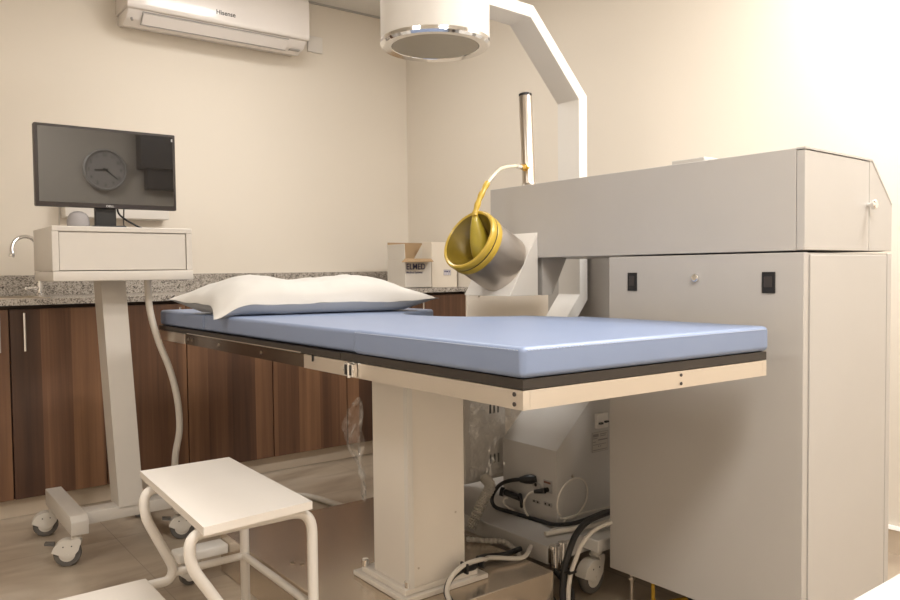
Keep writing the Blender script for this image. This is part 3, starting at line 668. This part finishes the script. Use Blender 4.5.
# plastic film wrapped round the tube housing and caught on the column
def film(fun, n, m, name, label):
    b = MB(); g_ = [[b.bm.verts.new(fun(i/n, j/m)) for j in range(m+1)] for i in range(n+1)]
    for i in range(n):
        for j in range(m): b.bm.faces.new([g_[i][j], g_[i+1][j], g_[i+1][j+1], g_[i][j+1]])
    return tag(b.build(name, M['film'], angle=180), label, 'plastic sheet', 'clear plastic wrapping')
def f1(s, t):
    x = 1.615 + s*.245; z = .72 - t*.43 - .10*max(0,s-.62)*t*2
    d = noise.noise(V(x*16, z*14, 1))*.014 - abs(noise.noise(V(x*50, z*34, 4)))*.012 - abs(noise.noise(V(x*110+z*40, z*90, 9)))*.006
    y = 2.030 - .012 + d - .04*t*max(0, s-.6)
    if s > .70: z -= (s-.70)*t*.12
    return V(x, min(y, 2.048), z)
film(f1, 70, 110, 'plastic_film', 'clear crinkled plastic film over the x-ray tube housing')
def f2(s, t):
    z = .62 - t*.27 + .03*s; w_ = .055*math.sin(PI*min(1,t*1.15+.08))**1.2
    x = 1.10 - s*w_*.6; y = 1.845 + s*w_ + .015*noise.noise(V(s*6, z*16, 7))
    x += .018*noise.noise(V(s*9, z*22, 2)) 
    return V(min(x,1.108+.0), max(y,1.835), z)
film(f2, 16, 50, 'plastic_film', 'torn clear plastic film hanging at the left of the couch column')

# ------------------------------------------------------------------ low cream cabinet behind the couch
lc = thing('low_screen', 'low cream metal screen panel behind the couch below the shock head', 'panel', (2.46,2.76,0))
MB().box((2.195,2.745,.03),(2.722,2.757,.888), .002, 1).build('body', M['creampanel'], lc, smooth=False)
for x in (2.265,2.525): MB().cyl((x,2.746,.880),(x,2.740,.880),.005,n=10).build('screw', M['steel'], lc)
for x in (2.23,2.69): MB().box((x-.02,2.66,0),(x+.02,2.86,.0295), .004, 1).build('foot', M['greyp'], lc)

# ------------------------------------------------------------------ cartons on the worktop
cb = thing('carton', 'open white carton with brown flaps on the worktop corner', 'carton', (2.60,3.84,.901), 'cartons on the worktop')
x0, x1, y0, y1, z0, z1 = 2.445, 2.628, 3.615, 3.80, .9015, 1.066
w_ = MB(); w_.box((x0,y0,z0),(x1,y0+.004,z1)).box((x0,y1-.004,z0),(x1,y1,z1)).box((x0,y0+.004,z0),(x0+.004,y1-.004,z1)).box((x1-.004,y0+.004,z0),(x1,y1-.004,z1)).box((x0,y0,z0-.0003),(x1,y1,z0+.004))
w_.build('box_walls', M['cardw'], cb, smooth=False)
MB().hexa([(2.447,3.617,1.0665),(2.628,3.617,1.0665),(2.560,3.50,1.049),(2.345,3.50,1.047),(2.447,3.617,1.070),(2.628,3.617,1.070),(2.560,3.50,1.053),(2.345,3.50,1.051)]).build('flap', M['card'], cb, smooth=False, label='open brown flap folded forward')
MB().hexa([(2.45,3.796,1.0665),(2.628,3.796,1.0665),(2.628,3.800,1.0665),(2.45,3.800,1.0665),(2.45,3.80,1.166),(2.70,3.80,1.166),(2.70,3.804,1.166),(2.45,3.804,1.166)]).build('flap', M['card'], cb, smooth=False, label='brown flap standing up at the back')
MB().hexa([(2.445,3.617,1.0665),(2.449,3.617,1.0665),(2.449,3.795,1.0665),(2.445,3.795,1.0665),(2.441,3.617,1.152),(2.445,3.617,1.152),(2.445,3.795,1.152),(2.441,3.795,1.152)]).build('flap', M['cardw'], cb, smooth=False, label='white flap standing up at the left')
text_mesh('ELMED', .0475, M['ink'], cb, 'print', at(FACE_NY, 2.452, 3.6145, 1.008), .0005, xs=.93)
text_mesh('Medical Systems', .0170, M['ink'], cb, 'print', at(FACE_NY, 2.453, 3.6145, .985), .0002)
cc = thing('carton', 'closed cream carton with a small icon label on the worktop', 'carton', (2.78,3.75,.901), 'cartons on the worktop')
MB().box((2.632,3.615,.9015),(2.815,3.712,1.166), .001, 1).build('box_body', M['cardc'], cc, smooth=False)
MB().box((2.717,3.6138,.972),(2.768,3.6152,1.004)).build('icon_label', M['label'], cc, smooth=False)
ic = MB()
for x in (2.717,2.734,2.751,2.7675): ic.box((x,3.6131,.972),(x+.0008,3.6139,1.004))
ic.box((2.717,3.6131,.972),(2.768,3.6139,.9728)).box((2.717,3.6131,1.0035),(2.768,3.6139,1.0043))
ic.box((2.721,3.6131,.990),(2.725,3.6139,.999)).box((2.728,3.6131,.990),(2.732,3.6139,.999)).box((2.737,3.6131,.990),(2.748,3.6139,.998)).prism([(2.755,.999),(2.764,.999),(2.761,.990),(2.760,.982),(2.759,.990)],1,3.6131,3.6139)
ic.build('icon_print', M['ink'], cc, smooth=False)

# ------------------------------------------------------------------ cables and hose under the machine
def cable(pts, r, m, label, sub=8, name='cable', n=10):
    return tag(MB().tube(pts, r, n=n, sub=sub).build(name, M[m]), label, 'cable')
pc = thing('power_cable', 'thick black cable looping from the top plug over the base frame', 'cable', (1.75,1.86,.18))
MB().tube([(1.752,1.872,.298),(1.735,1.93,.287),(1.728,1.985,.262),(1.724,2.02,.222),(1.722,2.025,.193),(1.722,2.005,.178),(1.724,1.96,.1775),(1.732,1.887,.1775),(1.74,1.80,.178),(1.735,1.73,.186),(1.76,1.66,.205),(1.79,1.58,.25),(1.80,1.55,.262),(1.83,1.548,.262),(1.95,1.56,.24)], .0068, n=10).build('cord', M['rubber'], pc)
MB().lathe([(.010,0),(.012,.01),(.015,.02),(.016,.045),(.010,.06)], (1.746,1.905,.292), (.02,-.055,.010), n=14).build('plug', M['black'], pc)
pb = thing('power_plug', 'black angled plug with round cap on the connector face', 'plug', (1.75,1.93,.22))
MB().cyl((1.742,1.985,.232),(1.735,1.995,.234),.016,n=18).cyl((1.745,1.98,.232),(1.752,1.915,.226),.011,n=14).build('plug_body', M['black'], pb)
MB().tube([(1.752,1.92,.232),(1.745,1.905,.24),(1.74,1.895,.225),(1.742,1.895,.205),(1.75,1.905,.20)], .006, n=8).build('strain_relief', M['black'], pb)
dc = thing('signal_cable', 'white cable with a black plug in the right connector', 'cable', (1.75,1.84,.2))
MB().cyl((1.745,1.835,.267),(1.758,1.798,.276),.0065,.010,n=14).build('plug', M['black'], dc)
MB().tube([(1.745,1.836,.267),(1.735,1.855,.255),(1.730,1.868,.232),(1.730,1.868,.205),(1.735,1.852,.180),(1.74,1.80,.1755),(1.74,1.74,.1755)], .0036, n=8).build('cord', M['cable'], dc)
cable([(1.742,1.965,.214),(1.735,1.977,.210),(1.733,1.972,.194),(1.737,1.931,.180),(1.74,1.88,.1745),(1.745,1.80,.1735)], .0028, 'cable', 'thin white cable sagging from under the round black plug')
lp = []
for k in range(26):
    a = -1.9 + 2*PI*k/25*.98
    lp.append((1.806+.070*math.cos(a), 1.722-.01*math.sin(a), .252+.068*math.sin(a)+.006))
cable([(1.70,1.72,.176),(1.75,1.722,.179)] + lp + [(1.90,1.71,.205),(1.97,1.66,.22)], .0030, 'cable', 'white cable coiled in a single upright loop', sub=4)
cable([(1.66,1.70,.179),(1.76,1.675,.1815),(1.83,1.64,.188),(1.90,1.61,.205),(1.98,1.60,.22)], .008, 'cable', 'thick off-white cable lying across the front of the base frame')
cable([(1.98,1.56,.230),(1.86,1.548,.258),(1.783,1.546,.262),(1.694,1.545,.256),(1.638,1.545,.229),(1.605,1.545,.181),(1.584,1.545,.130),(1.568,1.535,.06),(1.56,1.50,.012),(1.52,1.42,.011)], .0095, 'rubber', 'thick black cable falling past the castor to the floor')
cable([(1.98,1.54,.215),(1.86,1.527,.232),(1.771,1.527,.238),(1.70,1.527,.232),(1.645,1.527,.205),(1.612,1.527,.160),(1.588,1.527,.110),(1.57,1.515,.04),(1.54,1.47,.009),(1.50,1.40,.008)], .0065, 'cable', 'pale grey cable running down beside the thick black cable')
cable([(1.60,1.60,.112),(1.62,1.58,.08),(1.645,1.575,.045),(1.64,1.57,.014),(1.61,1.565,.010),(1.585,1.575,.02),(1.572,1.60,.06),(1.572,1.62,.10)], .008, 'rubber', 'black cable looped on the floor beside the steel base cover')
tag(MB().box((1.577,1.517,.128),(1.606,1.556,.133)).build('cable_tie', M['black']), 'black cable tie round the falling cable bundle', 'cable tie', 'black cable ties')
cable([(1.575,1.72,.1475),(1.50,1.715,.1475),(1.44,1.735,.150),(1.375,1.69,.165),(1.32,1.632,.180),(1.262,1.618,.188),(1.225,1.616,.174),(1.20,1.60,.150),(1.185,1.56,.143),(1.175,1.50,.10),(1.16,1.46,.01)], .008, 'rubber', 'black cable draped over the front of the couch base plate')
cable([(1.60,1.70,.155),(1.53,1.665,.1465),(1.44,1.70,.158),(1.385,1.66,.178),(1.335,1.622,.200),(1.268,1.608,.206),(1.222,1.605,.186),(1.195,1.59,.160),(1.175,1.55,.145),(1.158,1.50,.10),(1.145,1.46,.01)], .0065, 'cable', 'off-white cable draped alongside the black one on the couch base')
for p, lab in (((1.272,1.612,.197),'black cable tie mount on the couch column foot'),((1.35,1.640,.186),'black cable tie at the right end of the draped cables')):
    tag(MB().box((p[0]-.0035,p[1]-.014,p[2]-.016),(p[0]+.0035,p[1]+.016,p[2]+.012),.001,1).build('cable_tie', M['black'], smooth=False), lab, 'cable tie', 'black cable ties')
def rib(r): return lambda t, i: r*(1.0 + (.15 if i % 2 else -.15))
def ribbed(pts, r, label):
    P3 = catmull([Vector(p) for p in pts], 9)
    tag(MB().tube(P3, r, n=14, smooth=False, rfun=rib(r)).build('corrugated_hose', M['hose']), label, 'hose')
ribbed([(1.668,2.00,.292),(1.659,1.96,.275),(1.625,1.945,.248),(1.597,1.94,.220),(1.575,1.94,.185),(1.558,1.94,.156)], .0165, 'grey corrugated hose curving down from the tube housing')
ribbed([(1.50,1.89,.147),(1.54,1.84,.147),(1.575,1.79,.147),(1.585,1.74,.12),(1.59,1.70,.08)], .008, 'thin pale corrugated hose lying on the steel base cover')

# ------------------------------------------------------------------ things seen in the monitor's reflection
ck = thing('wall_clock', 'round white wall clock reflected in the middle of the monitor', 'clock', (1.63,YN,1.86))
MB().lathe([(0,0),(.16,0),(.172,.012),(.172,.04),(.160,.048),(.152,.040)], (1.63,YN+.001,1.86), (0,1,0), n=48, cap=False).build('rim', M['clockrim'], ck)
MB().lathe([(0,.028),(.153,.028),(.153,.032),(0,.032)], (1.63,YN,1.86), (0,1,0), n=48).build('dial', M['clockw'], ck)
hd = MB()
def hand(a, L, w_):
    d = V(math.sin(a),0,math.cos(a)); s_ = V(d.z,0,-d.x); o = V(1.63,YN+.036,1.86)
    d.x, s_.x = -d.x, -s_.x
    ps = [o-d*.02-s_*w_, o+d*L-s_*w_*.6, o+d*L+s_*w_*.6, o-d*.02+s_*w_]
    hd.hexa([*ps, *[p+V(0,.003,0) for p in ps]])
# seen from the room: x runs the other way
hand(math.radians(95), .085, .008); hd.build('hour_hand', M['black'], ck, smooth=False)
hd = MB(); hand(math.radians(-128), .120, .006); hd.build('minute_hand', M['black'], ck, smooth=False)
for h in range(12):
    a = 2*PI*h/12; txt = str(h if h else 12)
    Mx = Matrix(((-1,0,0,0),(0,0,1,0),(0,1,0,0),(0,0,0,1)))
    text_mesh(txt, .036, M['greyink'], ck, 'numeral', at(Mx, 1.63-.125*math.sin(a), YN+.0335, 1.86+.125*math.cos(a)-.012), .0006, align='CENTER')
tv = thing('wall_panel', 'dark stepped wall unit reflected at the right of the monitor', 'wall unit', (2.3,YN,1.9))
MB().box((1.885,YN+.001,1.885),(2.60,YN+.14,2.35),.004,1).build('upper_section', M['bezel'], tv, smooth=False)
MB().box((1.945,YN+.001,1.715),(2.60,YN+.10,1.8845),.004,1).build('lower_section', M['bezel'], tv, smooth=False)

# ------------------------------------------------------------------ ceiling lamps
def lamp(x, y, w_, e, col, label):
    t = thing('ceiling_light', label, 'ceiling light', (x,y,ZC), 'ceiling light panels')
    h = w_/2; f = MB()
    for a, b_ in (((x-h-.02,y-h-.02),(x+h+.02,y-h)),((x-h-.02,y+h),(x+h+.02,y+h+.02)),((x-h-.02,y-h),(x-h,y+h)),((x+h,y-h),(x+h+.02,y+h))): f.box((*a,ZC-.03),(*b_,ZC-.0008))
    f.build('frame', M['white'], t, smooth=False)
    MB().box((x-h,y-h,ZC-.016),(x+h,y+h,ZC-.012)).build('diffuser', M['bulb'], t, smooth=False)
    L = bpy.data.lights.new('lamp', 'AREA'); L.energy = e; L.color = col; L.size = w_; L.shape = 'SQUARE'
    o = bpy.data.objects.new('lamp', L); COL.objects.link(o); o.location = (x,y,ZC-.035)
    return o
lamp(2.46, .70, .55, 46, (1,.985,.965), 'square ceiling light panel over the generator cabinet')
lamp(.75, -.15, .60, 43, (1,.972,.935), 'square ceiling light panel over the near end of the room')
lamp(-.75, 1.45, .60, 13, (1,.972,.935), 'added fill light panel on the ceiling by the left wall')  # unseen fill, added to brighten the sides facing left
lamp(1.50, 2.95, .60, 13, (1,.972,.935), 'square ceiling light panel above the head of the couch')

Wd = bpy.data.worlds.new('World'); S.world = Wd; Wd.use_nodes = True
Wd.node_tree.nodes['Background'].inputs[0].default_value = (1,.95,.88,1); Wd.node_tree.nodes['Background'].inputs[1].default_value = .05

# ------------------------------------------------------------------ camera
f_px, yaw, pit, rol = 769.86, math.radians(37.378), math.radians(2.203), math.radians(-.6068)
F = V(math.sin(yaw)*math.cos(pit), math.cos(yaw)*math.cos(pit), -math.sin(pit)); R0 = V(math.cos(yaw), -math.sin(yaw), 0); U0 = R0.cross(F)
c_, s_ = math.cos(rol), math.sin(rol); R1 = R0*c_ + U0*s_; U1 = -s_*R0 + c_*U0
cam = bpy.data.cameras.new('camera'); co = bpy.data.objects.new('camera', cam); COL.objects.link(co)
cam.sensor_width = 36; cam.lens = 36*f_px/900; cam.clip_start = .02
co.matrix_world = Matrix(((R1.x,U1.x,-F.x,0),(R1.y,U1.y,-F.y,0),(R1.z,U1.z,-F.z,1.0),(0,0,0,1)))
S.camera = co
S.view_settings.view_transform = 'Standard'; S.view_settings.look = 'None'; S.view_settings.gamma = 1; S.view_settings.exposure = 0.32
S.view_settings.use_curve_mapping = False
